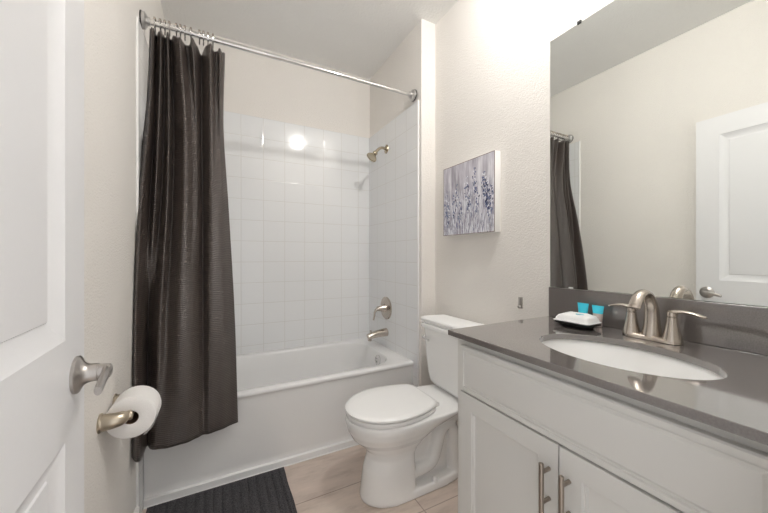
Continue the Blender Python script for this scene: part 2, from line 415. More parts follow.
oc = Vector((ix1-0.016, 1.800, TZ-0.047)); ax = Vector((-1, 0, 0.15)).normalized()
b = new(); lathe(b, oc, ax, [(-0.004, 0.030), (0.004, 0.030), (0.007, 0.026), (0.008, 0.012), (0.010, 0.009), (0.014, 0.008)], 32)
sweep(b, [oc+ax*0.012+Vector((0, 0, 0.010)), oc+ax*0.014+Vector((0, 0, -0.018))], [0.004, 0.003], 10)
obj('overflow_plate', b, M['chrome'], tub)
b = new(); lathe(b, (ix1-0.20, 1.84, TZ-0.301), (0, 0, 1), [(0, 0.028), (0.003, 0.027), (0.004, 0.012)], 24); obj('drain', b, M['chrome'], tub)
b = new(); box(b, (TX0+0.001, TY0-0.004, 0.0), (TX1-0.001, TY0+0.002, 0.0035)); obj('caulk_bead', b, M['trim'], tub, 0)

# ------------------------------------------------------------------ tub fittings on the alcove end wall
XT = XW-TT
vc = Vector((XT, 1.885, 0.6455))
t = thing('shower_valve', 'brushed nickel shower valve with a round plate and curved lever, on the tiled end wall', 'shower valve', vc)
b = new(); lathe(b, vc, (-1, 0, 0), [(0, 0.076), (0.005, 0.076), (0.008, 0.073), (0.0095, 0.055), (0.012, 0.034), (0.014, 0.030)], 48); obj('escutcheon', b, M['nickel'], t)
b = new(); lathe(b, vc+Vector((-0.010, 0, 0)), (-1, 0, 0), [(0, 0.031), (0.020, 0.024), (0.040, 0.0175), (0.058, 0.015), (0.062, 0.011)], 32)
pa = catmull([vc+Vector((-0.050, 0, 0.004)), vc+Vector((-0.072, 0, -0.002)), vc+Vector((-0.088, 0, -0.022)), vc+Vector((-0.092, 0, -0.050)), vc+Vector((-0.098, 0, -0.074))], 16)
sweep(b, pa, [(0.011-0.003*i/16, 0.009-0.004*i/16) for i in range(17)], 16, side=(0, 1, 0)); obj('lever', b, M['nickel'], t)
sc = Vector((XT, 1.885, 0.482))
t = thing('tub_spout', 'brushed nickel tub spout below the shower valve', 'tub spout', sc)
b = new(); pa = catmull([sc, sc+Vector((-0.05, 0, -0.002)), sc+Vector((-0.10, 0, -0.008)), sc+Vector((-0.137, 0, -0.018))], 14)
sweep(b, pa, [(0.030-0.007*i/14, 0.028-0.009*i/14) for i in range(15)], 24, side=(0, 1, 0))
sweep(b, [sc+Vector((-0.124, 0, -0.016)), sc+Vector((-0.126, 0, -0.043))], [(0.020, 0.014), (0.018, 0.012)], 20, side=(0, 1, 0)); obj('spout_body', b, M['nickel'], t)
b = new(); lathe(b, sc+Vector((-0.118, 0, 0.003)), (0, 0, 1), [(0, 0.004), (0.014, 0.004), (0.016, 0.007), (0.022, 0.006)], 14); obj('diverter_knob', b, M['nickel'], t)
hc2 = Vector((XT, 1.885, 1.722))
t = thing('wall_shower', 'small warm nickel shower head on a bent arm, high on the tiled end wall', 'shower head', hc2)
b = new(); lathe(b, hc2, (-1, 0, 0), [(0, 0.030), (0.003, 0.029), (0.008, 0.016), (0.012, 0.012)], 32); obj('flange', b, M['head'], t)
b = new(); pa = catmull([hc2, hc2+Vector((-0.035, 0, 0.004)), hc2+Vector((-0.062, 0, -0.012)), hc2+Vector((-0.082, 0, -0.035))], 16); sweep(b, pa, [0.0092]*17, 16); obj('arm', b, M['head'], t)
b = new(); ax = Vector((-0.62, 0.0, -0.78)).normalized()
lathe(b, hc2+Vector((-0.078, 0, -0.030)), ax, [(0, 0.011), (0.006, 0.016), (0.014, 0.017), (0.022, 0.0145), (0.030, 0.019), (0.042, 0.031), (0.052, 0.037), (0.057, 0.037), (0.058, 0.032), (0.054, 0.030)], 32)
obj('spray_head', b, M['head'], t)

# ------------------------------------------------------------------ curtain rod, rings, curtain
RY, RZ = 1.545, 1.932
t = thing('curtain_rod', 'straight chrome shower curtain rod across the tub opening', 'curtain rod', (0.35, RY, RZ))
b = new(); lathe(b, (XL+0.02, RY, RZ), (1, 0, 0), [(0, 0.0115), (0.505, 0.0115), (0.506, 0.0125), (0.511, 0.0125), (0.512, 0.0098), (XT-XL-0.04, 0.0098)], 24); obj('tube', b, M['chrome'], t)
for x, s in ((XL, 1), (XT, -1)):
    b = new(); lathe(b, (x, RY, RZ), (s, 0, 0), [(0, 0.0315), (0.014, 0.0310), (0.0142, 0.0285), (0.020, 0.022), (0.0202, 0.0165), (0.030, 0.0155), (0.0302, 0.0125)], 32); obj('end_cap', b, M['cap'], t)
    b = new(); lathe(b, (x, RY, RZ), (s, 0, 0), [(0, 0.0325), (0.005, 0.0325)], 32); obj('rubber_pad', b, M['black'], t)
def xu(u, Y):   # x on the plane y=Y seen at picture column u
    a = (u-384)/314.9; return (0.4628+0.8864*a)/(0.8864-0.4628*a)*Y
ring_x = [xu(u, RY) for u in (155, 160.5, 165, 169.5, 176.5, 180.5, 185, 191, 199.5, 203.5, 208, 213)]
places = ['first', 'second', 'third', 'fourth', 'fifth', 'sixth', 'seventh', 'eighth', 'ninth', 'tenth', 'eleventh', 'last']
proto = None
for i, x in enumerate(ring_x):
    if proto is None:
        r0 = thing('curtain_ring', '', 'curtain ring', (x, RY, RZ))
        b = new(); path = []
        for k in range(21):
            a = math.radians(200 - 330*k/20); path.append(Vector((x, RY+0.0165*math.cos(a), RZ+0.001+0.0165*math.sin(a))))
        path += [Vector((x, RY+0.010, RZ-0.024)), Vector((x, RY+0.002, RZ-0.034)), Vector((x, RY-0.006, RZ-0.030))]
        sweep(b, path, [0.0027]*len(path), 8); obj('wire_hook', b, M['chrome'], r0)
        for k in range(5):
            a = math.radians(150-30*k); p = Vector((x, RY+0.0165*math.cos(a), RZ+0.001+0.0165*math.sin(a)))
            b = new(); lathe(b, p-Vector((0, 0, 0))+Vector((-0.003, 0, 0)), (1, 0, 0), [(-0.001, 0.003), (0.0, 0.0052), (0.006, 0.0052), (0.007, 0.003)], 10); obj('roller_bead', b, M['nickel'], r0)
        proto = r0; r = r0
    else:
        r = proto.copy(); C.objects.link(r); r.location = Vector((x, RY, RZ))*H
        for ch in list(proto.children):
            c = ch.copy(); C.objects.link(c); c.parent = r
    r['label'] = f'nickel roller hook holding the dark curtain, {places[i]} from the left wall' if i else 'nickel roller hook holding the dark curtain, nearest the left wall'
    r['group'] = 'curtain hooks on the rod'

ROWS = [(0.0, 1.545, [(150, 0), (153, -.018), (157, .022), (161, -.020), (164.5, .024), (168, -.018), (171, .016), (179, -.045), (187, .030), (193, -.024), (201.5, .045), (209, -.030), (215, .018), (220, -.010), (225, .020)]),
        (0.20, 1.540, [(146, 0), (150, -.022), (155, .020), (159, -.020), (164, .020), (169, -.022), (174, .028), (184, -.036), (192, .000), (197, .010), (202, .042), (210, -.020), (216, .004), (220, .0), (223.5, .020)]),
        (0.42, 1.495, [(136, 0), (142, -.036), (150, .030), (155, -.014), (161, .034), (167, -.014), (173, .026), (184, -.040), (193, -.008), (198, .010), (203, .044), (209, -.006), (216, -.010), (223, .014), (228.5, .042)]),
        (0.70, 1.450, [(132.5, -.03), (136, -.050), (143, .0), (148, .050), (153, .018), (160, -.012), (168, .004), (180, -.034), (191, -.014), (198, .010), (203, .034), (209, .002), (218, .004), (226, .024), (234.5, .060)]),
        (1.0, 1.45, [(132, -.068), (135, -.084), (141, -.060), (147, .035), (150, .005), (157, -.010), (166, -.016), (180, -.014), (190, -.004), (197, .012), (203, .026), (210, .026), (220, .038), (229, .054), (238, .070)])]
NS, NT = 360, 110
rowpts = []
for t_, yb, pl in ROWS:
    pts = [(xu(u, yb+d), yb+d, 0) for u, d in pl]
    rowpts.append(catmull(pts, NS))
tk_ = [r[0] for r in ROWS]
def hermite(ps, ts, t):
    i = max(k for k in range(len(ts)-1) if ts[k] <= t+1e-9); h = ts[i+1]-ts[i]; f = (t-ts[i])/h
    def sl(k):
        if k == 0: return (ps[1]-ps[0])/(ts[1]-ts[0])
        if k == len(ts)-1: return (ps[-1]-ps[-2])/(ts[-1]-ts[-2])
        return (ps[k+1]-ps[k-1])/(ts[k+1]-ts[k-1])
    a_, b_ = sl(i)*h, sl(i+1)*h
    return ps[i]*(2*f**3-3*f*f+1) + a_*(f**3-2*f*f+f) + ps[i+1]*(3*f*f-2*f**3) + b_*(f**3-f*f)
b = new(); uvl = b.loops.layers.uv.new('UVMap'); G = []
ZTOP, ZBOT = 1.908, 0.272
for j in range(NT+1):
    t = j/NT; row = []
    for i in range(NS+1):
        s = i/NS
        p = hermite([r[i] for r in rowpts], tk_, t)
        x, y = p.x, p.y
        y += 0.0016*math.sin(2*PI*(9*s+0.8*t))*t + 0.004*math.exp(-((t-0.72-0.3*s)/0.03)**2)*math.sin(7*s)
        y += 0.006*math.exp(-t*9)*math.sin(2*PI*17*s)
        ztop = ZTOP - 0.007*abs(math.sin(PI*11*s)) - 0.012*s - 0.018*math.exp(-((s-0.71)/0.02)**2) - 0.020*math.exp(-((s-0.51)/0.05)**2)
        zb = ZBOT + 0.024*(1-min(1, s/0.13))**0.7 + 0.002*math.sin(5*s)
        z = ztop + (zb-ztop)*t
        x = max(x, XL+0.0035)
        row.append((b.verts.new((x, y, z)), s, t))
    G.append(row)
for j in range(NT):
    for i in range(NS):
        q = (G[j][i], G[j][i+1], G[j+1][i+1], G[j+1][i]); f = b.faces.new([p[0] for p in q])
        for lp, p in zip(f.loops, q): lp[uvl].uv = (p[1]*0.95, (1-p[2])*1.9)
cur = obj('shower_curtain', b, M['curtain'], None, 180, origin=(-0.1, 1.48, 0.28), recalc=False)
sol = cur.modifiers.new('thickness', 'SOLIDIFY'); sol.thickness = 0.0012; sol.offset = 0
tag(cur, 'dark brown ribbed shower curtain pushed to the left end of the rod', 'shower curtain')

# ------------------------------------------------------------------ toilet
YC = 1.185
tl = thing('toilet', 'white two-piece toilet with elongated bowl and closed lid, between tub and vanity', 'toilet', (0.78, YC, 0))
def egg(xf, xb, hw, z, n=56, pw=2.0, back=0.5, pb=2.6):
    """outline, front at xf (small x), back at xb; widest point placed at fraction back"""
    xm = xf + (xb-xf)*back; out = []
    for k in range(n):
        a = 2*PI*k/n; c, s = math.cos(a), math.sin(a)
        if c < 0: x = xm - (xm-xf)*abs(c)**(2/pw); yy = math.copysign(abs(s)**(2/pw), s)
        else: x = xm + (xb-xm)*abs(c)**(2/pb); yy = math.copysign(abs(s)**(2/pb), s)
        out.append(Vector((x, YC+hw*yy, z)))
    return out
b = new()
RZT = 0.341
loft(b, [egg(0.515, 0.985, 0.100, 0.0, back=0.3, pb=5), egg(0.513, 0.987, 0.101, 0.010, back=0.3, pb=5), egg(0.516, 0.984, 0.099, 0.030, back=0.3, pb=5), egg(0.522, 0.978, 0.094, 0.036, back=0.3, pb=5), egg(0.55, 0.95, 0.070, 0.0365, back=0.3, pb=4)])
loft(b, [egg(0.513, 0.735, 0.101, 0.012, back=0.6, pb=5), egg(0.518, 0.735, 0.098, 0.05, back=0.6, pb=5), egg(0.527, 0.735, 0.091, 0.12, back=0.6, pb=5),
         egg(0.542, 0.740, 0.082, 0.17, back=0.6, pb=4), egg(0.542, 0.76, 0.084, 0.194, back=0.55, pb=3.4), egg(0.515, 0.80, 0.097, 0.225, back=0.5, pb=3), egg(0.480, 0.85, 0.122, 0.256, back=0.45, pb=2.6),
         egg(0.463, 0.90, 0.141, 0.287, back=0.42, pb=2.6), egg(0.455, 0.98, 0.150, 0.312, back=0.38, pb=3), egg(0.452, 1.04, 0.153, 0.330, back=0.36, pb=3.4),
         egg(0.454, 1.06, 0.152, RZT, back=0.36, pb=3.4), egg(0.462, 1.055, 0.146, RZT+0.0015, back=0.36, pb=3.4)])
box(b, (0.68, YC-0.044, 0.02), (0.93, YC+0.044, 0.28), 0.02, 3)
loft(b, [rrect(0.86, 1.05, YC-0.07, YC+0.07, 0.04, 0.25), rrect(0.86, 1.06, YC-0.11, YC+0.11, 0.04, 0.31), rrect(0.86, 1.06, YC-0.13, YC+0.13, 0.04, RZT-0.003)])
# trapway moulded on both sides
for sg in (-1, 1):
    y0 = YC + sg*0.056
    pa = catmull([(0.72, y0, 0.085), (0.78, y0, 0.088), (0.825, y0, 0.105), (0.85, y0, 0.16), (0.872, y0, 0.225), (0.910, y0, 0.247), (0.942, y0, 0.205), (0.946, y0, 0.12), (0.95, y0, 0.02)], 44)
    sweep(b, pa, [(0.029, 0.027)]*45, 14, side=(0, 1, 0))
bowl = obj('bowl', b, M['porcelain'], tl, 45)
rm = bowl.modifiers.new('blend', 'REMESH'); rm.mode = 'VOXEL'; rm.voxel_size = 0.0045; rm.use_smooth_shade = True
sm_ = bowl.modifiers.new('soften', 'SMOOTH'); sm_.factor = 0.5; sm_.iterations = 6
for sg in (-1, 1):
    b = new(); lathe(b, (0.82, YC+sg*0.086, 0.030), (0, 0, 1), [(0, 0.0125), (0.014, 0.012), (0.020, 0.009), (0.022, 0.004)], 20); obj('bolt_cap', b, M['seat'], tl)
b = new()   # seat ring and lid
def lidring(ins, z):
    xm, xf, xb, hw, rb = 0.635, 0.4555+ins, 0.826-ins, 0.150-ins, 0.255
    o = []
    for k in range(31):
        a = PI/2 + PI*k/30; o.append(Vector((xm+(xm-xf)*math.cos(a), YC+hw*math.sin(a), z)))
    hb = hw*math.sqrt(1-((xb-xm)/rb)**2)
    side = [(xm+(xb-0.022-xm)*k/12, hw*math.sqrt(1-((xm+(xb-0.022-xm)*k/12-xm)/rb)**2)) for k in range(1, 13)]
    h1 = side[-1][1]
    cor = [(xb-0.015, h1-0.006), (xb-0.008, h1-0.014), (xb-0.003, h1-0.026), (xb, h1-0.045), (xb, h1*0.3)]
    R_ = side+cor
    o += [Vector((x, YC-y, z)) for x, y in R_] + [Vector((x, YC+y, z)) for x, y in R_[::-1]]
    return o
loft(b, [lidring(0.012, RZT+0.001), lidring(0.012, RZT+0.004), lidring(0.001, RZT+0.0055), lidring(0.000, RZT+0.008), lidring(0.000, RZT+0.016), lidring(0.003, RZT+0.0195), lidring(0.012, RZT+0.020)]); obj('seat', b, M['seat'], tl)
b = new()
loft(b, [lidring(0.018, RZT+0.0202), lidring(0.018, RZT+0.0250), lidring(0.001, RZT+0.0250), lidring(-0.003, RZT+0.0268), lidring(-0.003, RZT+0.033), lidring(0.002, RZT+0.0385), lidring(0.015, RZT+0.0415), lidring(0.06, RZT+0.044)]); obj('lid', b, M['seat'], tl)
for sg in (-1, 1):
    b = new(); lathe(b, (0.838, YC+sg*0.062-0.018, RZT+0.013), (0, 1, 0), [(0, 0.010), (0.002, 0.012), (0.034, 0.012), (0.036, 0.010)], 20)
    obj('seat_hinge', b, M['seat'], tl)
# tank
def trect(hy, x0, z, r=0.035): return rrect(x0, 1.098, YC-hy, YC+hy, r, z)
b = new()
loft(b, [trect(0.105, 0.975, RZT+0.0, 0.03), trect(0.125, 0.960, RZT+0.012), trect(0.150, 0.948, RZT+0.03), trect(0.158, 0.943, RZT+0.07), trect(0.168, 0.936, 0.52), trect(0.175, 0.932, 0.628), trect(0.175, 0.932, 0.632)])
obj('tank', b, M['porcelain'], tl, 50)
b = new()
loft(b, [trect(0.176, 0.930, 0.6325), trect(0.184, 0.922, 0.634), trect(0.186, 0.920, 0.638), trect(0.186, 0.920, 0.652), trect(0.184, 0.922, 0.656), trect(0.178, 0.928, 0.658)])
obj('tank_lid', b, M['porcelain'], tl, 50)
b = new(); p = Vector((0.9335, YC+0.150, 0.585)); lathe(b, p, (-1, 0, 0), [(0, 0.013), (0.003, 0.013), (0.006, 0.009), (0.012, 0.007)], 20)
sweep(b, catmull([p+Vector((-0.012, 0.004, 0)), p+Vector((-0.014, -0.02, -0.002)), p+Vector((-0.012, -0.052, -0.006))], 8), [(0.006, 0.0035)]*9, 12, side=(0, 0, 1)); obj('flush_lever', b, M['chrome'], tl)
# folded towel on the tank lid
b = new(); rings = []
for k, (ins, z) in enumerate([(0.006, 0.6585), (0.0, 0.662), (0.0, 0.668), (0.005, 0.6715), (0.003, 0.6725), (-0.002, 0.675), (0.0, 0.681), (0.008, 0.6845), (0.03, 0.6855)]):
    r = rrect(0.925+ins, 1.080-ins, YC-0.165+ins, YC+0.178-ins, 0.014, z)
    for v in r:
        v.z += 0.004*(z-0.6585)/0.027*math.sin(17*v.y+3)*1.0 + 0.003*(z-0.6585)/0.027*math.sin(40*v.x)
        v.x += 0.002*math.sin(31*v.y)
    rings.append(r)
loft(b, rings)
tag(obj('folded_towel', b, M['towel'], None, 50, origin=(1.0, YC, 0.6585)), 'folded white towel lying on the toilet tank lid', 'towel')

# ------------------------------------------------------------------ vanity cabinet
CX, CXF = 0.6285, 0.645       # door face, face frame
VY0, VY1 = YF+0.014, 0.7475
van = thing('vanity_cabinet', 'white bathroom vanity cabinet with two panelled doors under the grey counter', 'cabinet', (0.87, 0.42, 0))
b = new(); tk = 0.016
box(b, (CXF, VY0, 0.0), (XR-0.002, VY0+tk, 0.7575)); box(b, (CXF, VY1-tk, 0.0), (XR-0.002, VY1, 0.7575))
box(b, (CXF+tk, VY0+tk, 0.085), (XR-0.002, VY1-tk, 0.10)); box(b, (XR-0.012, VY0+tk, 0.10), (XR-0.002, VY1-tk, 0.7575))
box(b, (CXF, VY0+tk, 0.085), (CXF+tk, VY1-tk, 0.125)); box(b, (CXF, VY0+tk, 0.585), (CXF+tk, VY1-tk, 0.7575))
box(b, (CXF, VY0+tk, 0.125), (CXF+tk, VY0+0.035, 0.585)); box(b, (CXF, VY1-0.035, 0.125), (CXF+tk, VY1-tk, 0.585))
box(b, (CXF+0.055, VY0+tk, 0.0), (CXF+0.070, VY1-tk, 0.085))
obj('carcass', b, M['cab'], van, 0)
def plate_map(ys, z0): return lambda u, v, n: Vector((CX - n, ys - u, z0+v))
def edge_plate(bm, W, Hh, th, prof, MP):
    loops = [(0, -th)] + prof
    rr = [[MP(i, i, n), MP(W-i, i, n), MP(W-i, Hh-i, n), MP(i, Hh-i, n)] for i, n in loops]
    loft(bm, rr)
FP = [(0, -0.003), (0.003, 0.0), (0.013, 0.0), (0.0145, -0.0045), (0.018, -0.005), (0.024, -0.0005), (0.026, 0.0)]
b = new(); edge_plate(b, 0.7195-0.112, 0.132, CXF-CX-0.0004, FP, plate_map(0.7195, 0.606)); obj('false_drawer_front', b, M['cab'], van, 20)
for ys, wd, hx in ((0.7195, 0.3030, 0.436), (0.4130, 0.3010, 0.392)):
    b = new(); mpf = plate_map(ys, 0.105)
    paneled(b, wd, 0.497, CXF-CX-0.0004, [(0.045, wd-0.045, 0.045, 0.497-0.045)], [(0.003, 0.0035), (0.006, 0.0035), (0.009, 0.008), (0.0095, 0.0082)], mpf)
    d = obj('cabinet_door', b, M['cab'], van, 20)
    bm2 = bmesh.new(); bm2.from_mesh(d.data)
    bm2.free()
    b = new(); lathe(b, (CX-0.026, hx, 0.4525), (0, 0, 1), [(0, 0.0035), (0.0015, 0.0052), (0.108, 0.0052), (0.1095, 0.0035)], 20)
    for z in (0.4785, 0.5425): lathe(b, (CX-0.0002, hx, z), (-1, 0, 0), [(0, 0.0042), (0.026, 0.0042)], 14)
    hp = obj('bar_pull', b, M['pull'], van); 
    hp.parent = d; hp.matrix_parent_inverse = Matrix()

# countertop with oval cut-out and backsplash
KX0, KX1, KY0, KY1, KZ0, KZ1 = 0.6156, XR-0.001, YF+0.0, 0.759, 0.7590, 0.7750
SX, SY, SRX, SRY = 0.827, 0.402, 0.128, 0.178
ct = thing('countertop', 'grey quartz vanity countertop with an oval cut-out for the sink', 'countertop', (0.86, 0.41, KZ0))
b = new()
angs = sorted([2*PI*k/96 for k in range(96)] + [math.atan2(y-SY, x-SX) % (2*PI) for x in (KX0, KX1) for y in (KY0, KY1)])
def out_loop(ins, z):
    r = []
    for a in angs:
        c, s = math.cos(a), math.sin(a)
        tx = ((KX1-SX)/c if c > 1e-9 else (KX0-SX)/c if c < -1e-9 else 1e9); ty = ((KY1-SY)/s if s > 1e-9 else (KY0-SY)/s if s < -1e-9 else 1e9)
        q = min(tx, ty); x = SX+c*q; y = SY+s*q
        r.append(Vector((min(max(x, KX0+ins), KX1-ins), min(max(y, KY0+ins), KY1-ins), z)))
    return r
def ell(k, z, dx=0): return [Vector((SX+(SRX+k)*math.cos(a), SY+(SRY+k)*math.sin(a), z)) for a in angs]
R = [ell(0, KZ0), out_loop(0.001, KZ0), out_loop(0, KZ0+0.001), out_loop(0, KZ1-0.0012), out_loop(0.0012, KZ1), ell(0.0012, KZ1), ell(0, KZ1-0.0012)]
vv = loft(b, R, False, False)
n = len(angs)
for i in range(n): b.faces.new((vv[-1][i], vv[-1][(i+1) % n], vv[0][(i+1) % n], vv[0][i]))
obj('slab', b, M['quartz'], ct, 30)
b = bx((XR-0.0165, KY0, KZ1+0.0004), (XR-0.0005, KY1, 0.883), 0.001, 1); obj('backsplash', b, M['quartz'], ct, 30)
# sink bowl
sk = thing('sink', 'oval white undermount sink set in the grey countertop', 'sink', (SX, SY, 0.64))
b = new()
pr = [(0.018, KZ0-0.0006), (0.006, KZ0-0.0006), (0.004, KZ0-0.004), (0.0, KZ0-0.012), (-0.008, KZ0-0.045), (-0.020, KZ0-0.075), (-0.040, KZ0-0.097), (-0.065, KZ0-0.108), (-0.095, KZ0-0.113), (-0.110, KZ0-0.1145)]
inner = [ell(k, z) for k, z in pr]
outer = [ell(k+0.010, z-0.010) for k, z in pr[::-1]][:-2] + [ell(0.018, KZ0-0.008)]
loft(b, inner, False, True); 
b2 = outer
loft(b, outer + [ell(0.018, KZ0-0.0006)], True, False)
bmesh.ops.remove_doubles(b, verts=b.verts, dist=1e-6)
obj('basin', b, M['porcelain'], sk, 60)
b = new(); lathe(b, (SX, SY, KZ0-0.1148), (0, 0, 1), [(0, 0.020), (0.0025, 0.019), (0.003, 0.013), (0.0015, 0.012), (0.0045, 0.010), (0.005, 0.004)], 28); obj('drain', b, M['nickel'], sk)

# faucet
FX, FY, FZ = 1.030, 0.4190, KZ1+0.0003
fa = thing('faucet', 'brushed nickel two-handle faucet with a high arched spout behind the sink', 'faucet', (FX, FY, FZ))
b = new()
def bp(k, z, p=3.0):
    o = []
    for i in range(64):
        a = 2*PI*i/64; c, s = math.cos(a), math.sin(a)
        yy = (0.066-k)*math.copysign(abs(s)**(2/2.6), s); xx = (0.0245-k - 0.004*math.cos(PI*yy/0.062))*math.copysign(abs(c)**(2/2.6), c)
        o.append(Vector((FX+xx, FY+yy, z)))
    return o
loft(b, [bp(0.001, FZ), bp(0, FZ+0.001), bp(0.0005, FZ+0.006), bp(0.003, FZ+0.010), bp(0.008, FZ+0.0125)]); obj('base_plate', b, M['nickel'], fa)
b = new()
pa = catmull([(FX+0.004, FY, FZ+0.008), (FX+0.005, FY, FZ+0.045), (FX+0.002, FY, FZ+0.085), (FX-0.013, FY, FZ+0.114), (FX-0.038, FY, FZ+0.127), (FX-0.063, FY, FZ+0.120), (FX-0.082, FY, FZ+0.100), (FX-0.088, FY, FZ+0.090)], 36)
rad = [interp([(0, (0.0225, 0.0235)), (0.12, (0.0185, 0.0175)), (0.35, (0.0145, 0.0120)), (0.6, (0.0135, 0.0090)), (0.85, (0.0145, 0.0075)), (1.0, (0.0145, 0.0065))], i/36) for i in range(37)]
sweep(b, pa, rad, 24, side=(0, 1, 0)); obj('spout', b, M['nickel'], fa)
b = new(); lathe(b, (FX+0.031, FY, FZ), (0, 0, 1), [(0, 0.0035), (0.002, 0.002), (0.055, 0.002), (0.057, 0.0045), (0.062, 0.0048), (0.065, 0.002)], 14); obj('lift_rod', b, M['nickel'], fa)
for sg in (1, -1):
    yy = FY+sg*0.0450
    b = new(); lathe(b, (FX, yy, FZ+0.006), (0, 0, 1), [(0, 0.0225), (0.004, 0.0215), (0.014, 0.0185), (0.032, 0.0150), (0.050, 0.0120), (0.060, 0.0112), (0.061, 0.0098), (0.063, 0.0098), (0.064, 0.0115), (0.073, 0.0110), (0.077, 0.008), (0.078, 0.003)], 32)
    hb = obj('handle', b, M['nickel'], fa)
    b = new()
    q = 1.0 if sg < 0 else 0.86
    pa = catmull([(FX, yy-sg*0.007, FZ+0.0765), (FX-0.001, yy+sg*0.008*q, FZ+0.081), (FX-0.002, yy+sg*0.026*q, FZ+0.0835), (FX-0.003, yy+sg*0.046*q, FZ+0.0815), (FX-0.004, yy+sg*0.060*q, FZ+0.0775), (FX-0.004, yy+sg*0.067*q, FZ+0.0765)], 24)
    rad = [interp([(0, (0.006, 0.003)), (0.1, (0.0105, 0.0065)), (0.35, (0.0085, 0.0042)), (0.75, (0.0095, 0.0035)), (0.93, (0.006, 0.003)), (1, (0.0015, 0.001))], i/24) for i in range(25)]
    sweep(b, pa, rad, 18, side=(1, 0, 0)); lv = obj('lever', b, M['nickel'], fa); lv.parent = hb; lv.matrix_parent_inverse = Matrix()

# ------------------------------------------------------------------ mirror and clips
mi = thing('wall_mirror', 'large frameless mirror on the right wall above the backsplash', 'mirror', (XR, 0.42, 0.8835))
b = bx((XR-0.0055, KY0+0.012, 0.8838), (XR-0.0005, 0.7605, 1.8045), 0.0006, 1); mo = obj('glass', b, M['mirror'], mi, 0)
b = new()
for y in (0.652, 0.20):
    b = new(); box(b, (XR-0.0085, y-0.0065, 1.800), (XR-0.006, y+0.0065, 1.8115), 0.001); box(b, (XR-0.0062, y-0.0065, 1.8055), (XR-0.0005, y+0.0065, 1.8115), 0.001)
    obj('top_clip', b, M['black'], mi)
for y in (0.681, 0.18):
    b = new(); box(b, (XR-0.0090, y-0.007, 0.8834), (XR-0.0060, y+0.007, 0.889), 0.001)
    obj('bottom_clip', b, M['clear'], mi)

# ------------------------------------------------------------------ items on the counter
dc = (1.000, 0.600, KZ1+0.0004)
b = new(); z0 = dc[2]
def dr(hx, hy, z, r=0.02): return rrect(dc[0]-hx, dc[0]+hx, dc[1]-hy, dc[1]+hy, r, z)
loft(b, [dr(0.028, 0.042, z0), dr(0.029, 0.043, z0+0.003), dr(0.036, 0.052, z0+0.009), dr(0.042, 0.0585, z0+0.0125), dr(0.042, 0.0585, z0+0.0145), dr(0.035, 0.050, z0+0.011), dr(0.028, 0.042, z0+0.008)])
tag(obj('soap_dish', b, M['black'], None, 50, origin=dc), 'black rectangular soap dish on the counter beside the backsplash', 'soap dish')
b = new(); z1 = z0+0.0152
sp_ = thing('soap_packet', 'soft white wrapped packet with faint blue print lying in the black dish', 'packet', (dc[0], dc[1], z1))
def wob(r, k):
    for v in r:
        v.z += k*(0.0028*math.sin(75*v.y+2)*math.cos(60*v.x) + 0.0015*math.sin(140*v.y-60*v.x)); v.x += k*0.0012*math.sin(160*v.y)
        v.z -= k*0.10*max(0, v.y-dc[1]-0.01)
    return r
loft(b, [wob(dr(0.030, 0.044, z1, 0.008), 0), wob(dr(0.0395, 0.055, z1+0.002, 0.009), 0.1), wob(dr(0.0405, 0.057, z1+0.0055, 0.009), 0.5), wob(dr(0.0365, 0.052, z1+0.0075, 0.010), 0.7), wob(dr(0.0355, 0.051, z1+0.015, 0.012), 1), wob(dr(0.031, 0.046, z1+0.0235, 0.012), 1.2), wob(dr(0.021, 0.034, z1+0.0275, 0.012), 1.2), wob(dr(0.006, 0.012, z1+0.0285, 0.004), 0.8)])
obj('wrapper', b, M['wrap'], sp_, 70)
b = new()
box(b, (dc[0]-0.016, dc[1]-0.030, z1+0.0255), (dc[0]-0.012, dc[1]-0.006, z1+0.0295), 0.001); obj('print_mark', b, M['print'], sp_)
for i, (ty, hh, lab) in enumerate(((0.6165, 0.0685, 'small turquoise toiletry tube standing by the backsplash, the one farther from the faucet'), (0.5705, 0.0665, 'small blue-topped toiletry tube with pale body, standing nearest the faucet'))):
    tx = 1.062; t = thing('toiletry_tube', lab, 'toiletry tube', (tx, ty, KZ1+0.0003), 'toiletry tubes by the backsplash')
    zz = KZ1+0.0003
    b = new(); lathe(b, (tx, ty, zz), (0, 0, 1), [(0, 0.0105), (0.001, 0.0115), (0.013, 0.0118), (0.014, 0.010)], 24); obj('cap', b, M['tube_body'], t)
    def tring(wy, wx, z): return sell(tx, ty, wx, wy, z, 32)
    b = new(); loft(b, [tring(0.0118, 0.0112, zz+0.014), tring(0.0135, 0.0105, zz+0.030), tring(0.0150, 0.008, zz+0.042)]); obj('lower_body', b, M['blue'] if i == 0 else M['tube_body'], t)
    b = new(); loft(b, [tring(0.0150, 0.008, zz+0.0421), tring(0.0168, 0.0045, zz+hh*0.85), tring(0.0178, 0.0012, zz+hh*0.93), tring(0.0182, 0.0010, zz+hh)]); obj('upper_body', b, M['blue'], t)

